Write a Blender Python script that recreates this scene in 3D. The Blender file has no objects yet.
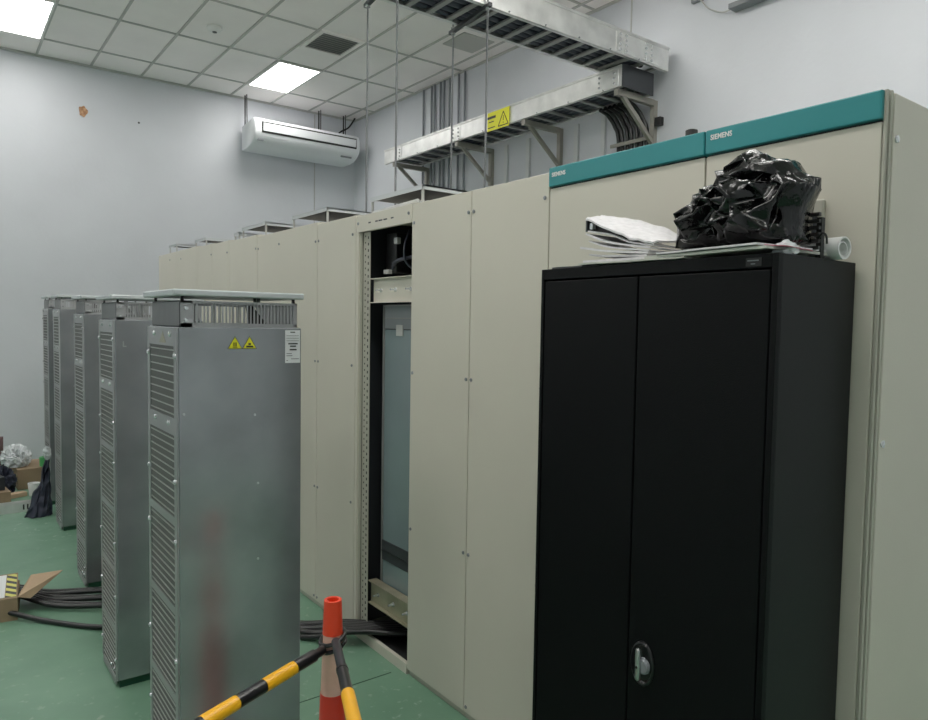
import bpy, bmesh, math, random
from mathutils import Vector, Matrix, noise
random.seed(7)
C = bpy.context.scene.collection
V = Vector

# ------------------------------------------------------------------ materials
def mat(name, col, rough=0.5, metal=0.0, var=0.0, scale=4.0, bump=0.0, bscale=60.0, emit=0.0, alpha=1.0,
        trans=0.0, stretch=None, col2=None, thr=None, coat=0.0, spec=0.5):
    m = bpy.data.materials.new(name); m.use_nodes = True
    nt = m.node_tree; b = nt.nodes['Principled BSDF']
    def lin(c): return tuple(((v/12.92) if v <= .04045 else ((v+.055)/1.055)**2.4) for v in c)
    c = lin([v/255 for v in col]); b.inputs['Base Color'].default_value = (*c, 1)
    b.inputs['Roughness'].default_value = rough; b.inputs['Metallic'].default_value = metal
    b.inputs['Specular IOR Level'].default_value = spec
    b.inputs['Coat Weight'].default_value = coat
    if alpha < 1: b.inputs['Alpha'].default_value = alpha
    if trans: b.inputs['Transmission Weight'].default_value = trans
    if emit:
        b.inputs['Emission Color'].default_value = (*c, 1); b.inputs['Emission Strength'].default_value = emit
    co = nt.nodes.new('ShaderNodeNewGeometry').outputs['Position']
    if stretch:
        mp = nt.nodes.new('ShaderNodeMapping'); mp.inputs['Scale'].default_value = stretch
        nt.links.new(co, mp.inputs['Vector']); co = mp.outputs['Vector']
    if var or col2:
        n = nt.nodes.new('ShaderNodeTexNoise'); n.inputs['Scale'].default_value = scale; n.inputs['Detail'].default_value = 5
        nt.links.new(co, n.inputs['Vector'])
        r = nt.nodes.new('ShaderNodeValToRGB')
        lo = thr[0] if thr else .3; hi = thr[1] if thr else .7
        r.color_ramp.elements[0].position = lo; r.color_ramp.elements[1].position = hi
        d = [max(0, v*(1-var)) for v in c]; l = [min(1, v*(1+var)) for v in c]
        if col2: d = c; l = lin([v/255 for v in col2])
        r.color_ramp.elements[0].color = (*d, 1); r.color_ramp.elements[1].color = (*l, 1)
        nt.links.new(n.outputs['Fac'], r.inputs['Fac']); nt.links.new(r.outputs['Color'], b.inputs['Base Color'])
        if metal > .3:
            mr = nt.nodes.new('ShaderNodeMapRange'); mr.inputs['To Min'].default_value = rough*.85; mr.inputs['To Max'].default_value = rough*1.2
            nt.links.new(n.outputs['Fac'], mr.inputs['Value']); nt.links.new(mr.outputs['Result'], b.inputs['Roughness'])
    if bump:
        n2 = nt.nodes.new('ShaderNodeTexNoise'); n2.inputs['Scale'].default_value = bscale; n2.inputs['Detail'].default_value = 4
        nt.links.new(co, n2.inputs['Vector'])
        bp = nt.nodes.new('ShaderNodeBump'); bp.inputs['Strength'].default_value = bump; bp.inputs['Distance'].default_value = .01
        nt.links.new(n2.outputs['Fac'], bp.inputs['Height']); nt.links.new(bp.outputs['Normal'], b.inputs['Normal'])
    return m

M = dict(
 wall=mat('painted_wall', (203,206,212), .6, var=.05, scale=1.2, bump=.15, bscale=30),
 ceil=mat('ceiling_tile', (245,240,238), .8, var=.04, scale=2, bump=.2, bscale=120),
 tbar=mat('ceiling_bar', (176,176,172), .5),
 light=mat('light_panel', (255,253,248), .5, emit=15.5),
 beige=mat('beige_paint', (203,198,183), .42, var=.03, scale=2, bump=.05, bscale=200),
 beige_d=mat('beige_dark_paint', (172,170,156), .45),  # darker tone of the beige for plinths, posts, rail and handle plate
 teal=mat('teal_paint', (24,128,133), .4, var=.03, scale=3),
 black=mat('black_cabinet_paint', (7,8,10), .55, bump=.08, bscale=350, spec=.12),
 blackside=mat('black_side_paint', (20,21,22), .55, bump=.08, bscale=350, spec=.2),
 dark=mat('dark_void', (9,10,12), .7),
 darkgrey=mat('dark_grey_metal', (50,53,57), .5, metal=.3),
 galv=mat('galvanised_sheet', (158,161,165), .19, metal=.68, var=.16, scale=5),
 galv_l=mat('galvanised_front', (166,166,168), .42, metal=.75, var=.1, scale=5),
 slat=mat('louvre_slat', (190,190,188), .4, metal=.7),
 mesh=mat('louvre_mesh', (88,88,86), .6, metal=.3),
 lid=mat('lid_sheet', (196,201,203), .4, metal=.35, var=.04),
 screw=mat('screw_zinc', (225,228,230), .25, metal=.7),
 yellow=mat('yellow_sticker', (226,222,20), .5),
 ink=mat('black_ink', (20,20,20), .6),
 paperw=mat('white_label', (218,220,222), .6),
 alu=mat('tray_aluminium', (228,228,226), .42, metal=.8, var=.14, scale=7, bump=.1, bscale=30),
 alu_d=mat('tray_underside', (150,150,148), .5, metal=.6, var=.1),
 bracket=mat('bracket_steel', (150,146,138), .5, metal=.4, var=.1, scale=9),
 cable=mat('black_cable', (13,13,15), .32, spec=.5),
 cableb=mat('dark_blue_cable', (42,47,60), .45),
 conduit=mat('conduit_grey', (122,127,132), .5, metal=.3),
 trunk=mat('light_trunking', (205,207,209), .5),
 rod=mat('threaded_rod', (120,122,124), .4, metal=.6, bump=.5, bscale=400),
 acw=mat('ac_plastic', (226,229,232), .35),
 acg=mat('ac_grey', (120,124,128), .5),
 orange=mat('cone_orange', (240,62,28), .45, var=.05, scale=20),
 pink=mat('worn_reflective_sleeve', (222,170,152), .4, var=.12, scale=18, bump=.2, bscale=40),
 red=mat('cone_red', (214,48,30), .45, var=.08, scale=14),
 byellow=mat('bar_yellow', (242,172,22), .35, var=.05, scale=30),
 bblack=mat('bar_black', (22,22,24), .3),
 bag=mat('black_plastic_film', (3,3,4), .17, bump=.6, bscale=24, spec=.42),
 paper=mat('printed_paper', (220,217,220), .6, var=.1, scale=60, bump=.1, bscale=80),
 paperb=mat('cream_paper', (190,192,182), .6, var=.06, scale=20),
 magenta=mat('magenta_print', (176,92,110), .5, var=.3, scale=70),
 card=mat('cardboard', (142,120,94), .8, var=.08, scale=12),
 cardl=mat('cardboard_inside', (184,156,126), .8, var=.06, scale=12),
 wbag=mat('white_film', (214,218,220), .25, bump=.6, bscale=40, coat=.3),
 green=mat('green_tape', (70,160,88), .4),
 redbrown=mat('maroon_box', (92,56,54), .7),
 navy=mat('navy_cloth', (26,32,48), .8, var=.3, scale=30),
 chrome=mat('chrome_lever', (190,188,190), .3, metal=1.0),
 poly=mat('polycarbonate_cover', (112,128,130), .16, spec=.7, var=.08, scale=3, coat=.3),
 gold=mat('passivated_steel', (158,152,128), .4, metal=.5, var=.15, scale=15),
 greenb=mat('green_edge_paint', (16,66,46), .5),
 white=mat('white_plastic', (232,232,230), .4),
 rust=mat('rust_patch', (120,72,44), .9, col2=(205,160,120), scale=32),
)
# painted floor: green epoxy with stains, pale scuffs
def floor_mat():
    m = bpy.data.materials.new('green_epoxy_floor'); m.use_nodes = True; nt = m.node_tree; b = nt.nodes['Principled BSDF']
    g = nt.nodes.new('ShaderNodeNewGeometry')
    def noi(s, d=5):
        n = nt.nodes.new('ShaderNodeTexNoise'); n.inputs['Scale'].default_value = s; n.inputs['Detail'].default_value = d
        nt.links.new(g.outputs['Position'], n.inputs['Vector']); return n.outputs['Fac']
    r = nt.nodes.new('ShaderNodeValToRGB'); e = r.color_ramp.elements
    e[0].position = .3; e[0].color = (.105,.225,.145,1); e[1].position = .7; e[1].color = (.17,.32,.215,1)
    nt.links.new(noi(1.6), r.inputs['Fac'])
    r2 = nt.nodes.new('ShaderNodeValToRGB'); e = r2.color_ramp.elements
    e[0].position = .61; e[0].color = (0,0,0,1); e[1].position = .70; e[1].color = (1,1,1,1)
    nt.links.new(noi(22, 3), r2.inputs['Fac'])
    r3 = nt.nodes.new('ShaderNodeValToRGB'); e = r3.color_ramp.elements
    e[0].position = .45; e[0].color = (0,0,0,1); e[1].position = .65; e[1].color = (.8,.8,.8,1)
    nt.links.new(noi(.9, 3), r3.inputs['Fac'])
    mu = nt.nodes.new('ShaderNodeMath'); mu.operation = 'MULTIPLY'
    nt.links.new(r2.outputs['Color'], mu.inputs[0]); nt.links.new(r3.outputs['Color'], mu.inputs[1])
    mx = nt.nodes.new('ShaderNodeMix'); mx.data_type = 'RGBA'
    nt.links.new(mu.outputs[0], mx.inputs[0]); nt.links.new(r.outputs['Color'], mx.inputs[6]); mx.inputs[7].default_value = (.42,.5,.43,1)
    nt.links.new(mx.outputs[2], b.inputs['Base Color'])
    mr = nt.nodes.new('ShaderNodeMapRange'); mr.inputs['To Min'].default_value = .25; mr.inputs['To Max'].default_value = .5
    nt.links.new(noi(5), mr.inputs['Value']); nt.links.new(mr.outputs['Result'], b.inputs['Roughness'])
    bp = nt.nodes.new('ShaderNodeBump'); bp.inputs['Strength'].default_value = .12; bp.inputs['Distance'].default_value = .01
    nt.links.new(noi(9), bp.inputs['Height']); nt.links.new(bp.outputs['Normal'], b.inputs['Normal'])
    return m
M['floor'] = floor_mat()
# hazard stripe
def stripe_mat():
    m = bpy.data.materials.new('hazard_stripes'); m.use_nodes = True; nt = m.node_tree; b = nt.nodes['Principled BSDF']
    g = nt.nodes.new('ShaderNodeNewGeometry'); w = nt.nodes.new('ShaderNodeTexWave'); w.bands_direction = 'DIAGONAL'
    w.inputs['Scale'].default_value = 9; nt.links.new(g.outputs['Position'], w.inputs['Vector'])
    r = nt.nodes.new('ShaderNodeValToRGB'); r.color_ramp.interpolation = 'CONSTANT'; e = r.color_ramp.elements
    e[0].color = (.03,.03,.03,1); e[1].position = .5; e[1].color = (.62,.58,.12,1)
    nt.links.new(w.outputs['Fac'], r.inputs['Fac']); nt.links.new(r.outputs['Color'], b.inputs['Base Color'])
    return m
M['stripe'] = stripe_mat()

# ------------------------------------------------------------------ helpers
def worldloc(o):
    l = V((0,0,0))
    while o is not None: l = l + o.location; o = o.parent
    return l
def link(name, me, m, parent=None, loc=None):
    if m and not me.materials: me.materials.append(m)
    o = bpy.data.objects.new(name, me); C.objects.link(o)
    if parent is not None:
        o.parent = parent; me.transform(Matrix.Translation(-worldloc(parent)))
    elif loc is not None:
        me.transform(Matrix.Translation(-V(loc))); o.location = loc
    return o
def tag(o, label=None, cat=None, group=None, kind=None):
    if label: o['label'] = label
    if cat: o['category'] = cat
    if group: o['group'] = group
    if kind: o['kind'] = kind
    return o
def thing(name, label, cat, loc, group=None):
    o = bpy.data.objects.new(name, None); C.objects.link(o); o.location = loc; o.empty_display_size = .1
    return tag(o, label, cat, group)
def box(bm, x0, x1, y0, y1, z0, z1, bev=0, rot=None, seg=2):
    """axis aligned box; rot = Matrix applied about its centre"""
    c = V(((x0+x1)/2, (y0+y1)/2, (z0+z1)/2)); s = V((abs(x1-x0), abs(y1-y0), abs(z1-z0)))
    t = bmesh.new(); bmesh.ops.create_cube(t, size=1)
    for v in t.verts: v.co = V((v.co.x*s.x, v.co.y*s.y, v.co.z*s.z))
    if bev:
        bmesh.ops.bevel(t, geom=list(t.edges), offset=min(bev, min(s)*.45), segments=seg, profile=.5, affect='EDGES')
    if rot is not None: bmesh.ops.transform(t, matrix=rot.to_4x4(), verts=t.verts)
    for v in t.verts: v.co += c
    merge(bm, t)
def merge(bm, t):
    me = bpy.data.meshes.new('tmp'); t.to_mesh(me); t.free(); bm.from_mesh(me); bpy.data.meshes.remove(me)
def bar(bm, a, b, w, h, up=(0,0,1), bev=0):
    """rectangular bar from a to b, width w sideways and height h along up"""
    a = V(a); b = V(b); d = b-a; L = d.length; x = d.normalized(); y = V(up).cross(x)
    if y.length < 1e-4: y = V((0,1,0)).cross(x)
    y.normalize(); z = x.cross(y)
    t = bmesh.new(); bmesh.ops.create_cube(t, size=1)
    for v in t.verts: v.co = V((v.co.x*L, v.co.y*w, v.co.z*h))
    if bev: bmesh.ops.bevel(t, geom=list(t.edges), offset=bev, segments=1, affect='EDGES')
    mt = Matrix((x, y, z)).transposed().to_4x4(); mt.translation = (a+b)/2
    bmesh.ops.transform(t, matrix=mt, verts=t.verts); merge(bm, t)
def cyl(bm, a, b, r, r2=None, n=16):
    a = V(a); b = V(b); d = b-a
    q = V((0,0,1)).rotation_difference(d.normalized()).to_matrix().to_4x4(); q.translation = (a+b)/2
    bmesh.ops.create_cone(bm, cap_ends=True, segments=n, radius1=r, radius2=r if r2 is None else r2, depth=d.length, matrix=q)
def lathe(bm, prof, c, axis='Z', n=32, cap=True):
    rings = []
    for r, h in prof:
        ring = []
        for k in range(n):
            a = 2*math.pi*k/n; p = (r*math.cos(a), r*math.sin(a), h)
            if axis == 'Y': p = (p[0], p[2], p[1])
            if axis == 'X': p = (p[2], p[0], p[1])
            ring.append(bm.verts.new(V(p)+V(c)))
        rings.append(ring)
    for i in range(len(rings)-1):
        for k in range(n):
            bm.faces.new((rings[i][k], rings[i][(k+1)%n], rings[i+1][(k+1)%n], rings[i+1][k]))
    if cap:
        bm.faces.new(rings[0]); bm.faces.new(rings[-1])
def smooth_pts(pts, n=8):
    P = [V(p) for p in pts]; P = [P[0]*2-P[1]]+P+[P[-1]*2-P[-2]]; out = []
    for i in range(1, len(P)-2):
        for k in range(n):
            t = k/n; a, b, c, d = P[i-1], P[i], P[i+1], P[i+2]
            out.append(.5*((2*b)+(c-a)*t+(2*a-5*b+4*c-d)*t*t+(3*b-a-3*c+d)*t**3))
    out.append(P[-2]); return out
def tube(bm, pts, r, n=10, sm=8):
    P = smooth_pts(pts, sm) if sm else [V(p) for p in pts]
    up = V((0,0,1)); rings = []
    for i, p in enumerate(P):
        d = (P[min(i+1, len(P)-1)]-P[max(i-1, 0)]).normalized()
        s = up.cross(d)
        if s.length < .05: s = V((1,0,0)).cross(d)
        s.normalize(); u = d.cross(s)
        rings.append([bm.verts.new(p+s*r*math.cos(2*math.pi*k/n)+u*r*math.sin(2*math.pi*k/n)) for k in range(n)])
    for i in range(len(rings)-1):
        for k in range(n): bm.faces.new((rings[i][k], rings[i][(k+1)%n], rings[i+1][(k+1)%n], rings[i+1][k]))
    bm.faces.new(rings[0]); bm.faces.new(rings[-1])
def done(name, bm, m, parent=None, loc=None, smooth=False, angle=40):
    bmesh.ops.recalc_face_normals(bm, faces=bm.faces)
    me = bpy.data.meshes.new(name); bm.to_mesh(me); bm.free()
    if smooth:
        me.shade_smooth()
        try: me.set_sharp_from_angle(angle=math.radians(angle))
        except Exception: pass
    return link(name, me, m, parent, loc)
def quick(name, m, parent, *boxes, bev=0, loc=None):
    bm = bmesh.new()
    for b in boxes: box(bm, *b, bev=bev)
    return done(name, bm, m, parent, loc)
def poly(bm, pts, thick):
    """flat polygon (list of world points, planar) extruded by vector thick"""
    a = [bm.verts.new(V(p)) for p in pts]; b = [bm.verts.new(V(p)+V(thick)) for p in pts]; n = len(a)
    bm.faces.new(a); bm.faces.new(b[::-1])
    for i in range(n): bm.faces.new((a[i], b[i], b[(i+1)%n], a[(i+1)%n]))
def join_surface(o, bm, m):
    """add a surface pattern to a part's own mesh as a second material"""
    for f in bm.faces: f.material_index = 1
    bmesh.ops.translate(bm, verts=bm.verts, vec=-worldloc(o))
    bm.from_mesh(o.data); bm.to_mesh(o.data); bm.free(); o.data.materials.append(m)
def text(name, s, size, origin, right, up, m, parent, depth=.0006, sx=1.0, bold=.0):
    cu = bpy.data.curves.new(name, 'FONT'); cu.body = s; cu.size = size; cu.extrude = depth; cu.offset = bold; cu.space_character = 1.05
    o = bpy.data.objects.new(name, cu); C.objects.link(o)
    dg = bpy.context.evaluated_depsgraph_get(); me = bpy.data.meshes.new_from_object(o.evaluated_get(dg)); me = me.copy()
    bpy.data.objects.remove(o); r = V(right).normalized(); u = V(up).normalized(); n = r.cross(u)
    mt = Matrix((r*sx, u, n)).transposed().to_4x4(); mt.translation = V(origin); me.transform(mt)
    me.materials.clear()
    return link(name, me, m, parent)
def dup(o, parent, shift=(0,0,0)):
    c = o.copy(); C.objects.link(c); c.parent = parent; c.location = o.location + V(shift); return c
def struct(name, bm, m, label=None):
    o = done(name, bm, m); o['kind'] = 'structure'
    if label: o['label'] = label
    return o

# ------------------------------------------------------------------ room
XW, YW, ZC = 4.98, 9.35, 4.6
XL, YB = -3.4, -3.2
def sbox(name, m, *b, label=None):
    bm = bmesh.new()
    for q in b: box(bm, *q)
    o = struct(name, bm, m, label); o['category'] = name.split('_')[0]; return o
sbox('floor', M['floor'], (XL-.2, XW+.2, YB-.2, YW+.2, -.12, 0), label='green painted concrete floor with scuffs')
sbox('wall_back', M['wall'], (XL-.2, XW+.2, YW, YW+.15, 0, ZC+.15), label='pale grey painted wall behind the air conditioner')
sbox('wall_right', M['wall'], (XW, XW+.15, YB-.2, YW, 0, ZC+.15), label='pale grey painted wall behind the control cabinets')
sbox('wall_left', M['wall'], (XL-.15, XL, YB-.2, YW, 0, ZC+.15), label='pale grey wall left of the picture')
sbox('wall_front', M['wall'], (XL, XW, YB-.15, YB, 0, ZC+.15), label='pale grey wall behind the camera')
sbox('ceiling', M['ceil'], (XL, XW, YB, YW, ZC+.012, ZC+.12), label='suspended ceiling of pale square tiles')
XS = [.43+.545*k for k in range(-7, 9)]; YS = [8.77-1.03*k for k in range(0, 12)]
XS = [x for x in XS if XL < x < XW]; YS = [y for y in YS if YB < y < YW]
sbox('trim_1', M['tbar'], *[(x-.011, x+.011, YB, YW, ZC, ZC+.013) for x in XS], *[(XL, XW, y-.011, y+.011, ZC+.0005, ZC+.0125) for y in YS], label='grey metal grid bars of the suspended ceiling')
sbox('trim_2', M['tbar'], (XL, XW, YW-.02, YW, ZC-.012, ZC+.01), (XW-.02, XW, YB, YW-.02, ZC-.012, ZC+.01), label='thin grey angle trim where the ceiling meets the walls')
# floor joints
sbox('trim_3', M['greenb'], (1.0, 1.72, 2.32, 2.326, -.001, .0012), (-3, 1.72, 2.82, 2.826, -.001, .0012), label='dark joint lines in the green floor')
# vertical seams in the walls
sbox('trim_4', M['tbar'], (4.34, 4.352, YW-.006, YW, 0, ZC-.02), label='thin vertical seam in the back wall below the air conditioner')
sbox('trim_5', M['tbar'], (XW-.006, XW, 4.215, 4.227, 0, ZC-.02), label='thin vertical seam in the right wall above the cable tray')

# lights: glowing panels in the ceiling grid
def light_panel(x0, x1, y0, y1, label):
    t = thing('ceiling_light', label, 'ceiling light', ((x0+x1)/2, (y0+y1)/2, ZC-.012), 'lit ceiling light panels')
    quick('diffuser', M['light'], t, (x0+.02, x1-.02, y0+.02, y1-.02, ZC-.006, ZC+.006))
    quick('frame', M['white'], t, (x0, x0+.02, y0, y1, ZC-.01, ZC+.012), (x1-.02, x1, y0, y1, ZC-.01, ZC+.012),
          (x0+.02, x1-.02, y0, y0+.02, ZC-.01, ZC+.012), (x0+.02, x1-.02, y1-.02, y1, ZC-.01, ZC+.012))
light_panel(3.165, 3.69, 7.75, 8.76, 'glowing white ceiling light panel above the wall air conditioner')
light_panel(.44, .965, 7.67, 8.76, 'glowing white ceiling light panel in the top left corner of the view')
for (x, y) in ((.44, 3.63), (3.165, 3.63), (.44, .54), (3.165, .54), (-2.285, 7.75), (-2.285, 5.69), (.44, 1.57), (3.165, 1.57), (-2.285, 3.63), (-2.285, .54), (3.165, -2.55), (.44, -2.55)):  # unseen panels continuing the grid, more of them added to brighten the room
    light_panel(x, x+.525, y, y+1.0, 'added glowing white ceiling light panel, unseen overhead outside the view')

# air vent, smoke detector, access panel
t = thing('air_vent', 'square louvred air supply grille in the ceiling beside the lit panel', 'vent', (3.42, 6.95, ZC-.01))
quick('frame', M['ceil'], t, (3.17,3.66,6.66,6.70,ZC-.012,ZC+.012), (3.17,3.66,7.16,7.20,ZC-.012,ZC+.012), (3.17,3.21,6.70,7.16,ZC-.012,ZC+.012), (3.62,3.66,6.70,7.16,ZC-.012,ZC+.012))
quick('backing', M['acg'], t, (3.21,3.62,6.70,7.16,ZC+.004,ZC+.012))
bm = bmesh.new()
for k in range(9):
    y = 6.73+.05*k; box(bm, 3.21, 3.62, y, y+.036, ZC-.008, ZC-.005, rot=Matrix.Rotation(.35, 3, 'X'))
done('louvre', bm, M['tbar'], t)
t = thing('smoke_detector', 'small round white smoke detector on a ceiling tile', 'smoke detector', (2.31, 7.31, ZC))
bm = bmesh.new(); lathe(bm, [(.07,.01),(.07,-.012),(.05,-.035),(.03,-.04)], (2.31,7.31,ZC)); done('housing', bm, M['white'], t, smooth=True)
bm = bmesh.new(); lathe(bm, [(.022,0),(.022,-.006)], (2.31,7.31,ZC-.04)); done('sensor', bm, M['darkgrey'], t)
o = quick('access_panel', M['tbar'], None, (4.33, 4.72, 5.82, 6.2, ZC+.001, ZC+.012), loc=(4.5,6,ZC))
tag(o, 'flat grey square access panel in the ceiling behind the overhead tray', 'access panel')
# wall marks
bm = bmesh.new()
pts = [(1.435+.046*math.cos(a)*(1+.18*math.sin(3*a+1)), YW, 4.07+.062*math.sin(a)*(1+.13*math.cos(5*a))) for a in [2*math.pi*k/22 for k in range(22)]]
poly(bm, pts, (0,-.004,0)); o = done('chipped_patch', bm, M['rust'], None, loc=(1.435,YW,4.07)); tag(o, 'brown chipped patch high on the back wall', 'wall damage')
bm = bmesh.new(); lathe(bm, [(.012,0),(.010,-.006)], (2.04,YW,4.05), 'Y', 12); o = done('wall_plug', bm, M['ink'], None, loc=(2.04,YW,4.05)); tag(o, 'tiny dark wall plug right of the chipped brown patch', 'wall plug')
bm = bmesh.new(); lathe(bm, [(.022,0),(.02,-.008)], (4.52,YW,3.94), 'Y', 12); o = done('wall_plug', bm, M['ink'], None, loc=(4.52,YW,3.94)); tag(o, 'small dark plug in the wall just under the air conditioner', 'wall plug')

# ------------------------------------------------------------------ air conditioner
AX0, AX1 = 3.265, 4.755
prof = [(9.25,4.20),(8.83,4.235),(8.79,4.22),(8.77,4.18),(8.76,4.06),(8.78,4.00),(8.84,3.945),(8.93,3.905),(9.05,3.885),(9.25,3.885)]
t = thing('air_conditioner', 'white suspended air conditioner hung below the ceiling at the back wall', 'air conditioner', (4.04, 9.0, 3.885))
bm = bmesh.new()
def acring(x, s=1.0):
    cy, cz = 9.02, 4.05
    return [bm.verts.new((x, cy+(y-cy)*s, cz+(z-cz)*s)) for y, z in prof]
rs = [acring(AX0, .93), acring(AX0+.012, .985), acring(AX0+.035, 1), acring(AX1-.035, 1), acring(AX1-.012, .985), acring(AX1, .93)]
for i in range(5):
    for k in range(len(prof)):
        bm.faces.new((rs[i][k], rs[i][(k+1)%len(prof)], rs[i+1][(k+1)%len(prof)], rs[i+1][k]))
bm.faces.new(rs[0]); bm.faces.new(rs[-1])
done('housing', bm, M['acw'], t, smooth=True, angle=50)
quick('outlet', M['ink'], t, (AX0+.09, AX1-.06, 8.756, 8.77, 4.045, 4.185))
bm = bmesh.new(); box(bm, AX0+.105, AX1-.075, 8.742, 8.757, 4.067, 4.165, bev=.005, rot=Matrix.Rotation(.05, 3, 'X')); done('flap', bm, M['acw'], t)
o = quick('badge', M['acg'], t, (4.50, 4.66, 8.835, 8.85, 3.925, 3.945))
quick('badge', M['acg'], t, (3.32, 3.40, 8.80, 8.83, 3.955, 3.97))
for x in (3.29, 4.33, 4.71):
    bm = bmesh.new(); bar(bm, (x, 9.18, 4.19), (x, 9.18, ZC-.01), .02, .004, up=(0,1,0)); bar(bm, (x+.02, 9.16, 4.19), (x, 9.12, ZC-.01), .012, .004, up=(0,1,0))
    done('hanger', bm, M['ink'], t)
bm = bmesh.new(); tube(bm, [(4.55,9.15,4.2),(4.62,9.12,4.33),(4.75,9.1,4.42),(4.86,9.12,4.57)], .012); done('pipe', bm, M['ink'], t, smooth=True)

# ------------------------------------------------------------------ galvanised resistor cabinets
def res_cabinet(X, Y, s, label, first=False, w=.383, d=.345):
    t = thing('resistor_cabinet', label, 'metal cabinet', (X+w/2, Y+d/2, 0), 'galvanised resistor cabinets in a row')
    zz = lambda z: z*s
    B = 1.655
    quick('base', M['greenb'], t, (X+.012, X+w-.012, Y+.01, Y+d-.01, 0, .036))
    quick('body', M['galv'], t, (X+.004, X+w, Y, Y+d, .035, zz(B)), bev=.003)
    # front: frame plate with louvre windows
    win = [(1.385,1.598)] + [(1.335-.27*k-.245, 1.335-.27*k) for k in range(5)]
    bm = bmesh.new()
    box(bm, X-.002, X+.004, Y+.004, Y+.03, .035, zz(B)-.003); box(bm, X-.002, X+.004, Y+d-.03, Y+d-.004, .035, zz(B)-.003)
    zs = [B-.003/s] + [v for a, b in win for v in (b, a)] + [.035/s]
    for k in range(0, len(zs), 2): box(bm, X-.002, X+.004, Y+.03, Y+d-.03, zz(zs[k+1]), zz(zs[k]))
    done('front_frame', bm, M['galv_l'], t)
    for a, b in win:
        lp = quick('louvre_panel', M['mesh'], t, (X+.001, X+.0045, Y+.031, Y+d-.031, zz(a), zz(b)))
        bm = bmesh.new(); n = 9 if b-a < .22 else 11
        for k in range(n):
            z = zz(a+(b-a)*(k+.5)/n)
            box(bm, X-.0015, X+.0035, Y+.033, Y+d-.033, z-.0016, z+.0016, rot=Matrix.Rotation(-.2, 3, 'Y'))
        done('slat', bm, M['slat'], lp)
    # screws
    bm = bmesh.new(); lathe(bm, [(.0085,0),(.0085,-.002),(.006,-.005),(.002,-.006)], (X-.002, Y+.015, 1.0), 'X', 10)
    s0 = done('screw', bm, M['screw'], t, smooth=True)
    pos = []
    for z in (1.57, 1.20, 1.02, .66, .42, .13):
        pos += [(0, z), (d-.03, z)]
    pos += [(.05, 1.633), (d-.11, 1.633), (.07, 1.368), (d-.12, 1.368), (.10,.05*0+.075), (.04, .075)]
    for (dy, z) in pos: dup(s0, t, (0, dy, zz(z)-1.0))
    bpy.data.objects.remove(s0)
    if not first:
        pass
    # vent cage on top
    z0, z1 = zz(B)+.0, zz(B)+.078
    cg = quick('vent_cage', M['galv_l'], t, (X+.012,X+w-.012,Y+.008,Y+.014,z1-.007,z1), (X+.012,X+w-.012,Y+.008,Y+.014,z0,z0+.012), (X+.012,X+.045,Y+.008,Y+.012,z0,z1),
               (X+w-.02,X+w-.012,Y+.008,Y+.012,z0,z1), (X+.012,X+w-.012,Y+d-.014,Y+d-.008,z1-.01,z1), (X+.012,X+w-.012,Y+d-.014,Y+d-.008,z0,z0+.012),
               (X+w-.018,X+w-.012,Y+.014,Y+d-.014,z1-.01,z1), (X+w-.018,X+w-.012,Y+.014,Y+d-.014,z0,z0+.012))
    bm = bmesh.new(); n = 30
    for k in range(n):
        x = X+.048+(w-.07)*k/(n-1)
        box(bm, x-.0024, x+.0024, Y+.0085, Y+.0105, z0+.01, z1-.005)
        if k % 2: box(bm, x-.002, x+.002, Y+d-.0115, Y+d-.0095, z0+.01, z1-.005)
    for k in range(26):
        y = Y+.02+(d-.04)*k/25; box(bm, X+w-.0165, X+w-.0135, y-.0028, y+.0028, z0+.01, z1-.005)
    done('cage_bar', bm, M['galv_l'], cg)
    quick('cage_side', M['darkgrey'], cg, (X+.012, X+.016, Y+.014, Y+d-.014, z0, z1))
    bm = bmesh.new()
    for k in range(22):
        y = Y+.022+(d-.044)*k/21; box(bm, X+.009, X+.0115, y-.003, y+.003, z0+.004, z1-.004)
    done('side_bar', bm, M['galv_l'], cg)
    for dz in (.02, .056):
        bm = bmesh.new(); lathe(bm, [(.007,0),(.006,-.004)], (X+.028, Y+.008, z0+dz), 'Y', 10); done('cage_screw', bm, M['screw'], cg)
    quick('inner_post', M['white'], cg, (X+.115, X+.122, Y+.05, Y+.056, z0, z1))
    bm = bmesh.new()
    for (x, y) in ((X+.02,Y+.02),(X+w*.62,Y+.02),(X+w*.65,Y+.02),(X+w-.02,Y+.02),(X+.02,Y+d-.02),(X+w-.02,Y+d-.02)):
        box(bm, x-.004, x+.004, y-.004, y+.004, z1-.001, z1+.016)
    done('spacer', bm, M['ink'], t)
    bm = bmesh.new(); box(bm, X-.012, X+w+.006, Y-.008, Y+d+.01, z1+.013, z1+.032, bev=.004)
    done('lid', bm, M['lid'], t)
    # inner dark coil supports seen through the cage
    bm = bmesh.new(); poly(bm, [(X+.235,Y+.06,z0),(X+.30,Y+.06,z0),(X+.245,Y+.06,z1-.01),(X+.225,Y+.06,z1-.01)], (0,.01,0))
    done('inner_bracket', bm, M['ink'], cg)
    return t
cabs = [
 (.56, 2.12, 1.0, 'nearest tall galvanised resistor cabinet, with two yellow warning triangles and a white nameplate'),
 (.632, 3.40, 1.009, 'galvanised resistor cabinet second from the front, black cables running behind it'),
 (.722, 4.79, 1.027, 'galvanised resistor cabinet third from the front, middle of the five'),
 (.772, 6.21, 1.05, 'galvanised resistor cabinet fourth from the front with black bag leaning beside it'),
 (.80, 7.14, 1.058, 'farthest galvanised resistor cabinet, nearest the back wall'),
]
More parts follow.
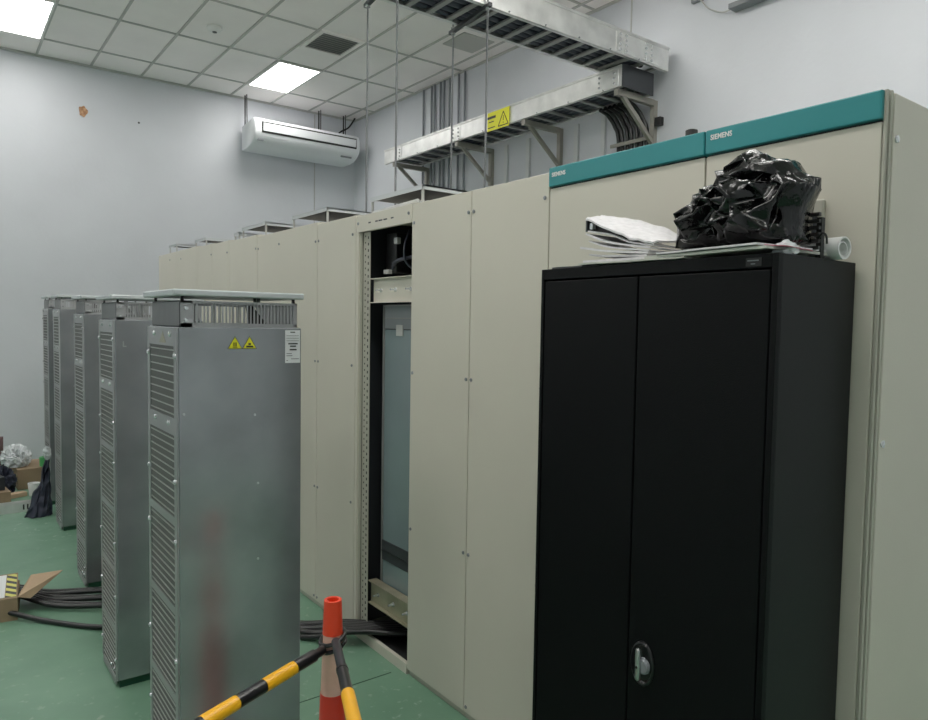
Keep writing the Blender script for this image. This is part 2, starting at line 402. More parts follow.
for k, (X, Y, s, lab) in enumerate(cabs):
    t = res_cabinet(X, Y, s, lab, k == 0)
    if k == 0:
        for (cx, kind) in ((.728, 0), (.773, 1)):
            bm = bmesh.new(); poly(bm, [(cx-.023,Y-.0002,1.590),(cx+.023,Y-.0002,1.590),(cx,Y-.0002,1.630)], (0,-.0006,0))
            st = done('warning_triangle', bm, M['ink'], t)
            bm = bmesh.new(); poly(bm, [(cx-.0195,Y-.0009,1.5921),(cx+.0195,Y-.0009,1.5921),(cx,Y-.0009,1.626)], (0,-.0005,0))
            done('sticker_face', bm, M['yellow'], st)
            bm = bmesh.new()
            if kind == 0:
                for dx in (-.004, 0, .004): box(bm, cx+dx-.0011, cx+dx+.0011, Y-.002, Y-.0014, 1.598, 1.610)
                box(bm, cx-.007, cx+.007, Y-.002, Y-.0014, 1.5945, 1.5965)
            else:
                box(bm, cx-.011, cx+.011, Y-.002, Y-.0014, 1.5945, 1.600); box(bm, cx-.004, cx+.004, Y-.002, Y-.0014, 1.602, 1.608)
            done('symbol', bm, M['ink'], st)
        np_ = quick('nameplate', M['paperw'], t, (.888, .938, Y-.0008, Y-.0001, 1.544, 1.648))
        bm = bmesh.new(); box(bm, .905, .921, Y-.0016, Y-.0007, 1.640, 1.6435)
        for z in (1.63,1.622,1.614): box(bm, .892, .934, Y-.0016, Y-.0007, z, z+.0012)
        for z, a, b in ((1.603,.898,.93),(1.595,.904,.924),(1.584,.903,.926)): box(bm, a, b, Y-.0016, Y-.0007, z, z+.0045)
        for z, a, b in ((1.573,.892,.91),(1.566,.892,.912),(1.556,.908,.934),(1.551,.892,.897)): box(bm, a, b, Y-.0016, Y-.0007, z, z+.0018)
        done('print', bm, M['ink'], np_)
        bm = bmesh.new(); poly(bm, [(X-.0025,Y+.19,1.606),(X-.0025,Y+.11,1.606),(X-.0025,Y+.15,1.64)], (-.0006,0,0)); o = done('warning_triangle', bm, M['gold'], t); o['label'] = 'faded yellow triangle sticker'
        for (x, z) in ((.578, 1.40), (.79, 1.385), (.80, .93), (.80, 1.17)):
            bm = bmesh.new(); lathe(bm, [(.0045,0),(.0035,-.002)], (x, Y, z), 'Y', 8); done('rivet', bm, M['screw'], t)
    elif k == 1:
        bm = bmesh.new(); box(bm, X+.035, X+.04, Y-.004, Y, 1.555, 1.575); box(bm, X+.035, X+.05, Y-.004, Y, 1.55, 1.555); done('clip', bm, M['screw'], t)

# ------------------------------------------------------------------ control cabinet row
XR, XBK = 1.77, 2.62
def lock(parent, y, z, x=XR):
    bm = bmesh.new(); lathe(bm, [(.0075,0),(.0075,-.003),(.006,-.0045),(.002,-.0045)], (x, y, z), 'X', 14)
    k = done('lock', bm, M['acg'], parent, smooth=True)
    bm = bmesh.new(); box(bm, x-.0058, x-.004, y-.002, y+.002, z-.005, z+.005); done('key_slot', bm, M['screw'], k)
def canopy(parent, x0, x1, y0, y1, zr, z1):
    cp = quick('roof_canopy', M['lid'], parent, (x0, x1, y0, y1, z1-.008, z1), (x0, x1, y0, y0+.006, z1-.022, z1), (x0, x0+.006, y0, y1, z1-.022, z1))
    for (x, y) in ((x0+.01,y0+.01),(x0+.01,y1-.01),(x1-.01,y0+.01),(x1-.01,y1-.01)):
        quick('post', M['tbar'], cp, (x-.005, x+.005, y-.005, y+.005, zr-.001, z1-.008))
    quick('underside', M['darkgrey'], cp, (x0+.008, x1-.004, y0+.008, y1-.004, z1-.012, z1-.0085))
    quick('vent_mesh', M['darkgrey'], cp, (x0+.05, x1-.05, y0+.05, y1-.05, zr-.001, zr+.012))
def unit(y0, y1, h, label, doors=None, locks=None, fascia=False, name='control_cabinet'):
    g = .0022
    t = thing(name, label, 'control cabinet', ((XR+XBK)/2, (y0+y1)/2, 0), 'beige control cabinets in one row')
    quick('body', M['beige'], t, (XR+.022, XBK, y0+.0012, y1-.0012, .05, h))
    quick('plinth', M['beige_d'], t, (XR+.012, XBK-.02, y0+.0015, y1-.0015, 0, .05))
    doors = doors or [(y0, y1)]
    top = 2.163 if fascia else h-.004
    for (a, b) in doors:
        bm = bmesh.new(); box(bm, XR, XR+.021, a+g, b-g, .03, top, bev=.0025); d = done('door', bm, M['beige'], t)
        for (yy, z) in (locks or []):
            if a < yy < b: lock(d, yy, z)
    return t
LZ = (2.135, 1.445, .71, .055)
# nearest two with teal headers
for (y0, y1, lab, lk) in ((.745, 1.2145, 'nearest beige control cabinet with teal header, behind the black cupboard', [(1.0,LZ[0]*0+.9)]),
                          (1.2155, 1.853, 'second beige control cabinet with teal header, left of the black plastic bag', [])):
    t = unit(y0, y1, 2.235, lab, locks=lk, fascia=True)
    bm = bmesh.new(); box(bm, XR-.009, XR+.021, y0+.0005, y1-.002, 2.168, 2.236, bev=.004); f = done('header_panel', bm, M['teal'], t)
    quick('shadow_gap', M['ink'], t, (XR+.004, XR+.021, y0+.004, y1-.004, 2.157, 2.1675))
    ty = y1-.019 if y0 < 1 else y1-.019
    text('lettering', 'SIEMENS', .0200, (XR-.0095, ty, 2.206 if y0 < 1 else 2.202), (0,-1,0), (0,0,1), M['white'], f, sx=.86, bold=.0004)
    if y0 < 1:
        quick('side_panel', M['beige'], t, (XR+.03, XBK-.01, y0-.012, y0+.001, .04, 2.232), bev=.003)
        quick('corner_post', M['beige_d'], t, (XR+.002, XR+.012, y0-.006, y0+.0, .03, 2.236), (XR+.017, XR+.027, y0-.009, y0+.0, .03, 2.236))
        for z in (2.127, 1.405):
            bm = bmesh.new(); lathe(bm, [(.009,0),(.009,-.004),(.004,-.005)], (XR+.045, y0-.012, z), 'Y', 14); done('lock', bm, M['screw'], t, smooth=True)
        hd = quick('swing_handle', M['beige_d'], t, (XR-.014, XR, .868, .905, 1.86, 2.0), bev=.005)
        quick('lever', M['darkgrey'], hd, (XR-.026, XR-.014, .880, .893, 1.885, 1.965), bev=.003)
unit(1.854, 2.311, 2.226, 'plain beige control cabinet directly left of the teal-headed cabinets', locks=[(2.295, z) for z in LZ]+[(1.876, z) for z in LZ[:3]])
t4 = unit(2.312, 2.762, 2.226, 'plain beige control cabinet directly right of the open bay', locks=[(2.33, z) for z in LZ[:3]]+[(2.742, z) for z in LZ[:3]])
t6 = unit(3.301, 3.764, 2.236, 'plain beige control cabinet directly left of the open bay', locks=[(3.335, z) for z in LZ]+[(3.745, z) for z in LZ])
t7 = unit(3.765, 4.707, 2.248, 'widest beige control cabinet, second left of the open bay, large roof canopy', locks=[(3.785, z) for z in LZ]+[(4.325, 2.164), (4.685, 1.46), (4.685, 2.16)])
canopy(t7, 1.85, 2.25, 3.81, 4.31, 2.248, 2.345)
t8 = unit(4.708, 5.279, 2.262, 'beige control cabinet third left of the open bay, midsize roof canopy', locks=[(4.73, 2.165), (4.73, 1.46)])
canopy(t8, 1.85, 2.25, 4.77, 5.235, 2.262, 2.36)
t9 = unit(5.28, 5.682, 2.272, 'beige control cabinet fourth left of the open bay with a small roof hood', locks=[(5.32, 2.18)])
canopy(t9, 1.85, 2.0, 5.30, 5.41, 2.272, 2.335)
t10 = unit(5.683, 6.081, 2.28, 'beige control cabinet fifth left of the open bay', locks=[(5.70, 2.19)])
t11 = unit(6.082, 7.33, 2.29, 'farthest beige control cabinet at the back end of the row', locks=[(6.554, 2.209), (6.919, 2.222)], doors=[(6.082,6.70),(6.70,7.33)])
canopy(t11, 1.85, 2.2, 6.11, 6.42, 2.29, 2.368); canopy(t11, 1.85, 2.2, 7.02, 7.27, 2.29, 2.388)

# open bay
y0, y1 = 2.763, 3.30
t = thing('open_control_cabinet', 'doorless control cabinet bay showing its dark interior and drive unit', 'control cabinet', (2.2, 3.03, 0))
quick('plinth', M['beige'], t, (XR-.0, XR+.02, y0+.002, y1-.002, 0, .05))
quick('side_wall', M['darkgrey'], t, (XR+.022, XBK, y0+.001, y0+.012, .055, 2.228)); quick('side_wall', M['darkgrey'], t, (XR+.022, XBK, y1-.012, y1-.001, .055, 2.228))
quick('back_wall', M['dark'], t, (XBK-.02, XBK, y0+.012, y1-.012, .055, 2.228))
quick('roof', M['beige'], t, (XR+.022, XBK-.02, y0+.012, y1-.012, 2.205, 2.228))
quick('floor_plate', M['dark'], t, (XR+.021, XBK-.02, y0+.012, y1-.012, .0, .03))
hp = quick('header_plate', M['beige'], t, (XR, XR+.021, y0+.002, y1-.004, 2.140, 2.224), bev=.002)
bm = bmesh.new()
for (a, b) in ((3.17,3.145),(3.10,3.075),(3.068,3.03),(3.02,2.985),(2.95,2.925)): box(bm, XR-.0007, XR+.0002, b, a, 2.176, 2.183)
done('lettering', bm, M['darkgrey'], hp)
for yy in (2.79, 3.275): lock(hp, yy, 2.185)
lp = quick('left_post', M['beige'], t, (XR, XR+.021, 3.272, y1-.003, .03, 2.140), bev=.002)
quick('left_edge', M['beige_d'], lp, (XR+.010, XR+.021, 3.262, 3.2715, .05, 2.139))
rp = quick('mounting_rail', M['beige_d'], t, (XR+.024, XR+.028, 3.192, 3.262, .06, 2.139))
bm = bmesh.new(); z = .09
while z < 2.12:
    box(bm, XR+.0232, XR+.0245, 3.205, 3.215, z, z+.014); box(bm, XR+.0232, XR+.0245, 3.236, 3.244, z+.012, z+.021); z += .033
join_surface(rp, bm, M['ink'])
# upper black devices
bm = bmesh.new(); box(bm, XR+.1, XR+.3, 3.06, 3.16, 1.93, 2.13, bev=.006); box(bm, XR+.2, XR+.4, 2.79, 3.0, 1.93, 2.06, bev=.006); box(bm, XR+.16, XR+.2, 2.96, 3.0, 1.96, 2.12)
done('switch_gear', bm, M['cable'], t)
bm = bmesh.new(); tube(bm, [(XR+.12,3.12,1.93),(XR+.09,3.05,1.98),(XR+.12,2.95,2.0),(XR+.12,2.86,1.99),(XR+.14,2.79,2.03)], .010); tube(bm, [(XR+.14,3.0,2.14),(XR+.1,2.98,2.06),(XR+.1,2.97,1.98),(XR+.15,2.93,1.92)], .006)
done('wiring', bm, M['cableb'], t, smooth=True)
quick('terminal', M['tbar'], t, (XR+.08, XR+.1, 3.10, 3.15, 1.925, 1.945), (XR+.08, XR+.1, 3.02, 3.05, 2.07, 2.10))
def crossmember(z0, z1, bolts, m, x=XR+.045, fl=.3):
    c = quick('cross_member', m, t, (x, x+.004, y0+.012, 3.188, z0, z1), (x-.02, x, y0+.012, 3.188, z1-.004, z1), (x-.02, x, y0+.012, 3.188, z0, z0+.004), (x+.004, x+fl, y0+.012, 3.188, z1-.004, z1))
    for yy in bolts:
        bm = bmesh.new(); lathe(bm, [(.011,0),(.011,-.006)], (x, yy, (z0+z1)/2), 'X', 6); lathe(bm, [(.0055,-.006),(.0055,-.032)], (x, yy, (z0+z1)/2), 'X', 10)
        done('bolt', bm, M['screw'], c)
    return c
crossmember(1.775, 1.90, (3.11, 2.97, 2.83), M['beige'])
crossmember(.205, .325, (3.11, 2.96, 2.83), M['gold'], fl=.03)
# drive unit behind polycarbonate cover
q_ = XR+.085
quick('drive_unit', M['darkgrey'], t, (q_+.008, XR+.55, y0+.02, 3.135, .335, 1.77))
cv = quick('cover', M['poly'], t, (q_, q_+.007, y0+.02, 3.14, .30, 1.64), bev=.002)
quick('cover_frame', M['alu_d'], cv, (q_-.008, q_+.007, 3.14, 3.146, .30, 1.765), (q_-.008, q_, y0+.02, 3.14, 1.757, 1.765), (q_-.004, q_, y0+.02, 3.14, 1.696, 1.700))
quick('cover_strip', M['acg'], cv, (q_-.002, q_+.001, y0+.02, 3.14, 1.700, 1.756), (q_-.002, q_+.001, y0+.02, 3.14, 1.645, 1.695))
quick('latch', M['tbar'], cv, (q_-.006, q_-.0005, 2.96, 3.02, 1.61, 1.665))
quick('lower_band', M['darkgrey'], cv, (q_-.006, q_-.0005, y0+.02, 3.14, .44, .545), bev=.003); quick('band_line', M['cable'], cv, (q_-.008, q_-.006, y0+.02, 3.14, .485, .492))
canopy(t, 1.85, 2.2, 2.80, 3.297, 2.228, 2.330)
bm = bmesh.new()
for k in range(4): cyl(bm, (1.86+.03*k, 2.85, 2.26), (1.86+.03*k, 3.28, 2.25), .010, n=10)
done('roof_conduit', bm, M['alu'], t)

# ------------------------------------------------------------------ black steel cupboard
bx0, bx1, by0, by1, bz = 1.415, 1.763, .788, 1.508, 1.838
t = thing('steel_cupboard', 'tall matt black two-door steel cupboard in front of the teal-headed cabinets', 'cupboard', ((bx0+bx1)/2, (by0+by1)/2, 0))
T_ = .018
quick('side_panel', M['blackside'], t, (bx0+.016, bx1, by0, by0+T_, 0, bz), bev=.002)
quick('side_panel', M['blackside'], t, (bx0+.016, bx1, by1-T_, by1, 0, bz), bev=.002)
quick('front_frame', M['black'], t, (bx0, bx0+.017, by0, by0+.014, 0, bz), (bx0, bx0+.017, by1-.012, by1, 0, bz), (bx0, bx0+.017, by0+.014, by1-.012, bz-.030, bz), (bx0, bx0+.017, by0+.014, by1-.012, 0, .08), bev=.0015)
quick('top_panel', M['blackside'], t, (bx0+.017, bx1, by0+T_, by1-T_, bz-.018, bz-.001)); quick('back_panel', M['blackside'], t, (bx1-.01, bx1, by0+T_, by1-T_, 0, bz-.018))
for k, (a, b) in enumerate(((by0+.017, 1.1535), (1.1575, by1-.015))):
    bm = bmesh.new(); box(bm, bx0+.001, bx0+.02, a, b, .085, bz-.034, bev=.003); d = done('door', bm, M['black'], t)
    if k == 0:
        hc = (1.106, .828)
        bm = bmesh.new()
        prof = [(1.0,0),(1.0,-.004),(.9,-.007),(.82,-.003),(.8,-.001)]
        n = 36; rings = []
        for s, h in prof: rings.append([bm.verts.new((bx0+.001+h, hc[0]+.036*s*math.cos(2*math.pi*i/n), hc[1]+.057*s*math.sin(2*math.pi*i/n))) for i in range(n)])
        for i in range(len(rings)-1):
            for q in range(n): bm.faces.new((rings[i][q], rings[i][(q+1)%n], rings[i+1][(q+1)%n], rings[i+1][q]))
        bm.faces.new(rings[-1]); hb = done('handle_escutcheon', bm, M['cable'], d, smooth=True, angle=60)
        bm = bmesh.new(); lathe(bm, [(.021,0),(.021,-.006),(.017,-.011),(.005,-.013)], (bx0-.001, hc[0]-.004, hc[1]-.004), 'X', 24); done('knob_base', bm, M['acg'], hb, smooth=True)
        bm = bmesh.new(); box(bm, bx0-.020, bx0-.010, hc[0]-.004, hc[0]+.010, hc[1]-.041, hc[1]+.041, bev=.0048, seg=3); done('lever', bm, M['chrome'], hb, smooth=True)
        bm = bmesh.new(); lathe(bm, [(.0035,0),(.003,-.0015)], (bx0-.020, hc[0]+.003, hc[1]-.006), 'X', 10); done('keyhole', bm, M['ink'], hb)
bd = quick('badge', M['ink'], t, (bx0-.001, bx0+.001, .826, .862, 1.812, 1.830)); quick('badge_line', M['acg'], bd, (bx0-.0018, bx0-.001, .832, .858, 1.823, 1.8255), (bx0-.0018, bx0-.001, .840, .850, 1.816, 1.818))

# ------------------------------------------------------------------ items on the cupboard
top = bz
def sheet(name, m, corners, label, cat, group=None, thick=.003, sag=.0, wob=.004, seed=0, parent=None):
    """thin bent sheet between four corners"""
    bm = bmesh.new(); a, b, c, d = [V(p) for p in corners]; n = 14; g = []
    for i in range(n+1):
        row = []
        for j in range(n+1):
            u, v = i/n, j/n
            p = (a*(1-u)+b*u)*(1-v)+(d*(1-u)+c*u)*v
            p.z += -sag*4*u*(1-u) + wob*noise.noise(V((u*3+seed, v*3, seed)))
            row.append(bm.verts.new(p))
        g.append(row)
    for i in range(n):
        for j in range(n): bm.faces.new((g[i][j], g[i+1][j], g[i+1][j+1], g[i][j+1]))
    r = bmesh.ops.extrude_face_region(bm, geom=list(bm.faces))
    for v in [e for e in r['geom'] if isinstance(e, bmesh.types.BMVert)]: v.co.z += thick
    o = done(name, bm, m, parent, loc=None if parent else tuple(a), smooth=True, angle=50)
    if not parent: tag(o, label, cat, group)
    return o
z = top+.001
sheet('paper_sheet', M['darkgrey'], [(1.425,1.475,z),(1.43,1.30,z+.001),(1.62,1.28,z),(1.62,1.45,z)], 'dark grey booklet lying flat under the left of the paper pile', 'booklet', thick=.004, wob=.001)
sheet('paper_sheet', M['paperb'], [(1.412,1.36,z+.0045),(1.412,1.02,z+.002),(1.64,1.0,z+.002),(1.64,1.36,z+.004)], 'thin greenish paper folder at the bottom of the pile', 'paper folder', thick=.004, wob=.001)
def loft(name, m, front, back, thick, parent=None, seed=0, wob=.0):
    """bent sheet between a front curve and a back curve"""
    A = smooth_pts(front, 8); B = smooth_pts(back, 8); bm = bmesh.new(); g = []; n = 8
    for i in range(len(A)):
        g.append([bm.verts.new(A[i].lerp(B[i], j/n)+V((0, 0, wob*noise.noise(V((i*.3, j*.5, seed)))))) for j in range(n+1)])
    for i in range(len(A)-1):
        for j in range(n): bm.faces.new((g[i][j], g[i+1][j], g[i+1][j+1], g[i][j+1]))
    r = bmesh.ops.extrude_face_region(bm, geom=list(bm.faces))
    for v in [e for e in r['geom'] if isinstance(e, bmesh.types.BMVert)]: v.co.z += thick
    return done(name, bm, m, parent, loc=None if parent else tuple(A[0]), smooth=True, angle=50)
names = ['bottom', 'second lowest', 'middle', 'second highest', 'uppermost']
for k in range(5):
    zl = z+.012+.019*k; zm = z+.010+.012*k; zr_ = z+.009+.0062*k; j_ = (.0,.012,-.006,.01,.004)[k]
    o = loft('folded_drawing', M['paper'], [(1.432+j_, 1.362-j_, zl), (1.43+j_*.4, 1.27, zm), (1.43, 1.145-.003*k, zr_)], [(1.60, 1.37-j_, zl), (1.60, 1.27, zm), (1.60, 1.14-.003*k, zr_)], (.0058,.005,.0058,.004,.005)[k], seed=k)
    tag(o, names[k]+' folded white drawing in the paper pile left of the black bag', 'paper', 'folded drawings piled on the black cupboard')
t = thing('lever_binder', 'white-covered binder slumped open on top of the folded drawings', 'binder', (1.5, 1.25, z+.08))
loft('cover', M['paper'], [(1.432,1.355,1.966), (1.432,1.26,1.926), (1.432,1.19,1.899), (1.430,1.125,1.884)], [(1.60,1.45,2.004), (1.60,1.35,1.983), (1.60,1.25,1.954), (1.60,1.135,1.905)], .005, t, 3, .006)
loft('lower_cover', M['paper'], [(1.436,1.350,1.934), (1.436,1.27,1.918), (1.436,1.20,1.892), (1.434,1.13,1.880)], [(1.60,1.37,1.936), (1.60,1.28,1.920), (1.60,1.20,1.893), (1.60,1.13,1.882)], .004, t, 5)
bm = bmesh.new(); box(bm, 1.44, 1.60, 1.356, 1.362, 1.936, 1.968); done('spine', bm, M['darkgrey'], t)
bm = bmesh.new(); poly(bm, [(1.45,1.350,1.940),(1.45,1.350,1.962),(1.45,1.26,1.923),(1.45,1.22,1.902)], (.14,0,0)); done('page_block', bm, M['ink'], t)
bm = bmesh.new(); box(bm, 1.437, 1.449, 1.333, 1.344, 1.941, 1.957); done('ring_clip', bm, M['screw'], t)
# flat magazines under the bag
sheet('magazine', M['paperb'], [(1.418,1.14,z+.007),(1.405,.81,z+.009),(1.66,.80,z+.009),(1.66,1.14,z+.007)], 'pale magazine lying flat directly under the black plastic bag', 'magazine', thick=.006, wob=.001, seed=3)
sheet('magazine', M['paper'], [(1.412,1.10,z+.0155),(1.40,.83,z+.018),(1.64,.80,z+.018),(1.64,1.10,z+.016)], 'white magazine on top of the pale one under the black bag', 'magazine', thick=.004, wob=.001, seed=5)
sheet('magazine_cover', M['magenta'], [(1.42,.842,z+.019),(1.44,.782,z+.013),(1.58,.80,z+.014),(1.56,.85,z+.02)], 'pink printed corner of a leaflet sticking out under the bag', 'leaflet', thick=.002, wob=.001, seed=6)
# black plastic bag
outline = [(1.118,1.868),(1.108,1.915),(1.06,2.006),(1.044,2.024),(1.0,2.025),(.965,2.066),(.942,2.094),(.922,2.096),(.912,2.080),(.889,2.080),(.883,2.052),(.862,2.062),(.832,2.059),(.815,2.031),(.807,2.013),(.778,2.014),(.786,1.983),(.806,1.942),(.808,1.90),(.80,1.866)]
bc = V((1.545, .955, 1.945))
def outr(th):
    d = (math.cos(th), math.sin(th)); best = .05
    n = len(outline)
    for i in range(n):
        y1_, z1_ = outline[i][0]-bc.y, outline[i][1]-bc.z; y2_, z2_ = outline[(i+1)%n][0]-bc.y, outline[(i+1)%n][1]-bc.z
        ex, ez = y2_-y1_, z2_-z1_; den = d[0]*ez-d[1]*ex
        if abs(den) < 1e-9: continue
        tt = (y1_*ez-z1_*ex)/den; uu = (y1_*d[1]-z1_*d[0])/den
        if tt > 0 and -.001 <= uu <= 1.001: best = max(best, tt)
    return best
rb = random.Random(12)
bm = bmesh.new(); bmesh.ops.create_icosphere(bm, subdivisions=4, radius=1)
for v in bm.verts:
    p = v.co.copy(); th = math.atan2(p.z, p.y); rr = math.hypot(p.y, p.z)
    R = outr(th); edge = min(1, (1-rr)*2.5)
    q = V((p.x*1.5+2, p.y*1.5, p.z*1.5)); c, pts_ = noise.voronoi(q*1.5)
    fold = abs(noise.noise(V((q.x*1.2, (q.y*.8+q.z*.9)*1.6, (q.z*.8-q.y*.9)*.6))))*2
    dx = .05*(c[0]) - .045*fold + .034*rb.uniform(-1, 1)*edge
    x = bc.x + p.x*.12 - dx*edge*(1 if p.x < 0 else -1) + (.05*max(0, p.z)*edge if p.x < 0 else 0)
    f = rr**.85
    y = bc.y + math.cos(th)*R*f + .016*edge*rb.uniform(-1, 1); zc = bc.z + math.sin(th)*R*f + .016*edge*rb.uniform(-1, 1)
    v.co = V((x, y, max(zc, top+.0235)))
cl = bm.edges.layers.float.get('crease_edge') or bm.edges.layers.float.new('crease_edge')
for e in bm.edges: e[cl] = rb.choice((0, .5, .9, 1.0))
done_bag = done('plastic_bag', bm, M['bag'], None, loc=(1.545,.955,top+.02), smooth=True, angle=180)
sm_ = done_bag.modifiers.new('soften', 'SUBSURF'); sm_.levels = 2; sm_.render_levels = 2
tag(done_bag, 'crumpled shiny black plastic bag on top of the black cupboard', 'plastic bag')
# rolled paper
t = thing('paper_roll', 'white rolled-up paper at the right end of the cupboard top', 'paper roll', (1.6, .79, top))
bm = bmesh.new()
def tubeshell(bm, a, b, ro, ri, n=28):
    a = V(a); b = V(b); d = (b-a).normalized(); s = V((0,0,1)).cross(d).normalized(); u = d.cross(s); R_ = []
    for p, r in ((a, ri), (a, ro), (b, ro), (b, ri)):
        R_.append([bm.verts.new(p+s*r*math.cos(2*math.pi*k/n)+u*r*math.sin(2*math.pi*k/n)) for k in range(n)])
    for i in range(4):
        for k in range(n): bm.faces.new((R_[i][k], R_[i][(k+1)%n], R_[(i+1)%4][(k+1)%n], R_[(i+1)%4][k]))
tubeshell(bm, (1.665,.770,top+.027), (1.675,.865,top+.027), .026, .0225)
tubeshell(bm, (1.665,.774,top+.024), (1.674,.86,top+.024), .018, .016)
done('sheet', bm, M['white'], t, smooth=True)
bpy.data.objects[t.name]  # keep
# coiled black flex and spring-like strap between bag and roll
t = thing('cable_comb', 'black ribbed cable holder standing between the bag and paper roll', 'cable holder', (1.60,.818,top))
bm = bmesh.new(); box(bm, 1.615, 1.63, .80, .812, top, top+.095)
for k in range(6): box(bm, 1.59, 1.60, .794, .825, top+.02+.015*k, top+.028+.015*k)
done('comb', bm, M['ink'], t)
bm = bmesh.new(); tube(bm, [(1.60,.80,top+.045),(1.59,.785,top+.055),(1.58,.772,top+.047),(1.585,.772,top+.03)], .0025); done('flex', bm, M['ink'], t, smooth=True)
bm = bmesh.new(); bmesh.ops.create_icosphere(bm, subdivisions=4, radius=1)
for v in bm.verts:
    p = v.co.copy(); k = 1+.25*noise.noise(p*2.2)+.1*noise.noise(p*6)
    v.co = V((1.49+p.x*.03*k, .815+p.y*.024*k, max(top+.001, top+.012+p.z*.02*k)))
o = done('film_scrap', bm, M['wbag'], None, loc=(1.49,.815,top), smooth=True); tag(o, 'crumpled scrap of clear film beside the paper roll', 'plastic film')

# ------------------------------------------------------------------ roof-top stub
bm = bmesh.new(); lathe(bm, [(.017,0),(.017,.045),(.019,.047),(.019,.065),(.012,.068)], (1.93,1.38,2.235)); o = done('cable_gland', bm, M['ink'], None, loc=(1.93,1.38,2.235), smooth=True)
tag(o, 'short black cylindrical cable gland on the roof of the second teal cabinet', 'cable gland')

# ------------------------------------------------------------------ cable trays
def tray_x(name, label, x0, x1, ya, yb, za, zb):       # runs along X
    t = thing(name, label, 'cable tray', ((x0+x1)/2, (ya+yb)/2, za))
    for y, s in ((ya, 1), (yb, -1)):
        quick('side_rail', M['alu'], t, (x0, x1, min(y, y+s*.003), max(y, y+s*.003), za, zb), (x0, x1, min(y,y+s*.03), max(y,y+s*.03), za, za+.003), (x0, x1, min(y-s*.008,y+s*.012), max(y-s*.008,y+s*.012), zb-.006, zb+.006))
    k = x0+.1
    while k < x1-.05:
        quick('rung', M['alu_d'], t, (k-.02, k+.02, ya+.004, yb-.004, za+.003, za+.018)); k += .17
    quick('cover', M['alu'], t, (x0, x1, ya-.012, yb+.012, zb+.0065, zb+.010))
    k = x0+.185
    while k < x1-.05:
        bm = bmesh.new(); lathe(bm, [(.007,0),(.006,-.008)], (k, ya, za+.012), 'Y', 8); done('rivet', bm, M['screw'], t); k += .34
    return t
def tray_y(name, label, y0, y1, xa, xb, za, zb):
    t = thing(name, label, 'cable tray', ((xa+xb)/2, (y0+y1)/2, za))
    for x, s in ((xa, 1), (xb, -1)):
        quick('side_rail', M['alu'], t, (min(x, x+s*.003), max(x, x+s*.003), y0, y1, za, zb), (min(x,x+s*.03), max(x,x+s*.03), y0, y1, za, za+.003), (min(x-s*.008,x+s*.012), max(x-s*.008,x+s*.012), y0, y1, zb-.006, zb+.006))
    k = y0+.1
    while k < y1-.05:
        quick('rung', M['alu_d'], t, (xa+.004, xb-.004, k-.02, k+.02, za+.003, za+.018)); k += .2
    quick('cover', M['alu'], t, (xa-.012, xb+.012, y0, y1, zb+.0065, zb+.010))
    k = y0+.2
    while k < y1-.05:
        bm = bmesh.new(); lathe(bm, [(.007,0),(.006,-.008)], (xa, k, za+.012), 'X', 8); done('rivet', bm, M['screw'], t); k += .4
    return t
T2 = tray_x('cable_tray', 'upper aluminium cable tray crossing overhead above the cabinet row', .6, 4.9, 3.75, 4.13, 3.785, 3.965)
sp = quick('splice_plate', M['alu'], T2, (4.25, 4.80, 3.744, 3.75, 3.80, 3.95))
for x in (4.29, 4.36, 4.60, 4.67):
    for z_ in (3.82, 3.86, 3.90, 3.935):
        bm = bmesh.new(); lathe(bm, [(.011,0),(.011,-.008),(.005,-.010)], (x, 3.744, z_), 'Y', 8); done('bolt', bm, M['screw'], sp)
text('stamp', 'TOOLBOX', .03, (4.05, 3.7465, 3.86), (1,0,0), (0,0,1), M['acg'], T2) if False else None
T1 = tray_y('cable_tray', 'lower aluminium cable tray on brackets along the right wall with yellow sign', 3.86, 7.60, 4.46, 4.84, 3.605, 3.765)
for (a, b) in ((3.90, 4.14), (6.03, 6.2), (7.2, 7.36)):
    sp = quick('splice_plate', M['alu'], T1, (4.455, 4.46, a, b, 3.62, 3.75))
    for y in (a+.04, b-.04):
        for z_ in (3.645, 3.685, 3.725):
            bm = bmesh.new(); lathe(bm, [(.010,0),(.010,-.008),(.005,-.010)], (4.455, y, z_), 'X', 8); done('bolt', bm, M['screw'], sp)
# warning sign
sg = quick('warning_sign', M['yellow'], T1, (4.447, 4.451, 5.24, 5.57, 3.585, 3.765))
bm = bmesh.new(); box(bm, 4.4455, 4.447, 5.44, 5.57, 3.70, 3.725); box(bm, 4.4455, 4.447, 5.47, 5.55, 3.665, 3.675); box(bm, 4.4455, 4.447, 5.45, 5.56, 3.61, 3.62)
tri = [(5.40,3.605),(5.25,3.605),(5.325,3.735)]
for i in range(3):
    a, b = tri[i], tri[(i+1)%3]; bar(bm, (4.446,a[0],a[1]), (4.446,b[0],b[1]), .0015, .010, up=(0, -(b[1]-a[1]), b[0]-a[0]))
box(bm, 4.4455, 4.447, 5.32, 5.33, 3.65, 3.695); box(bm, 4.4455, 4.447, 5.32, 5.33, 3.625, 3.636)
done('symbol', bm, M['ink'], sg)
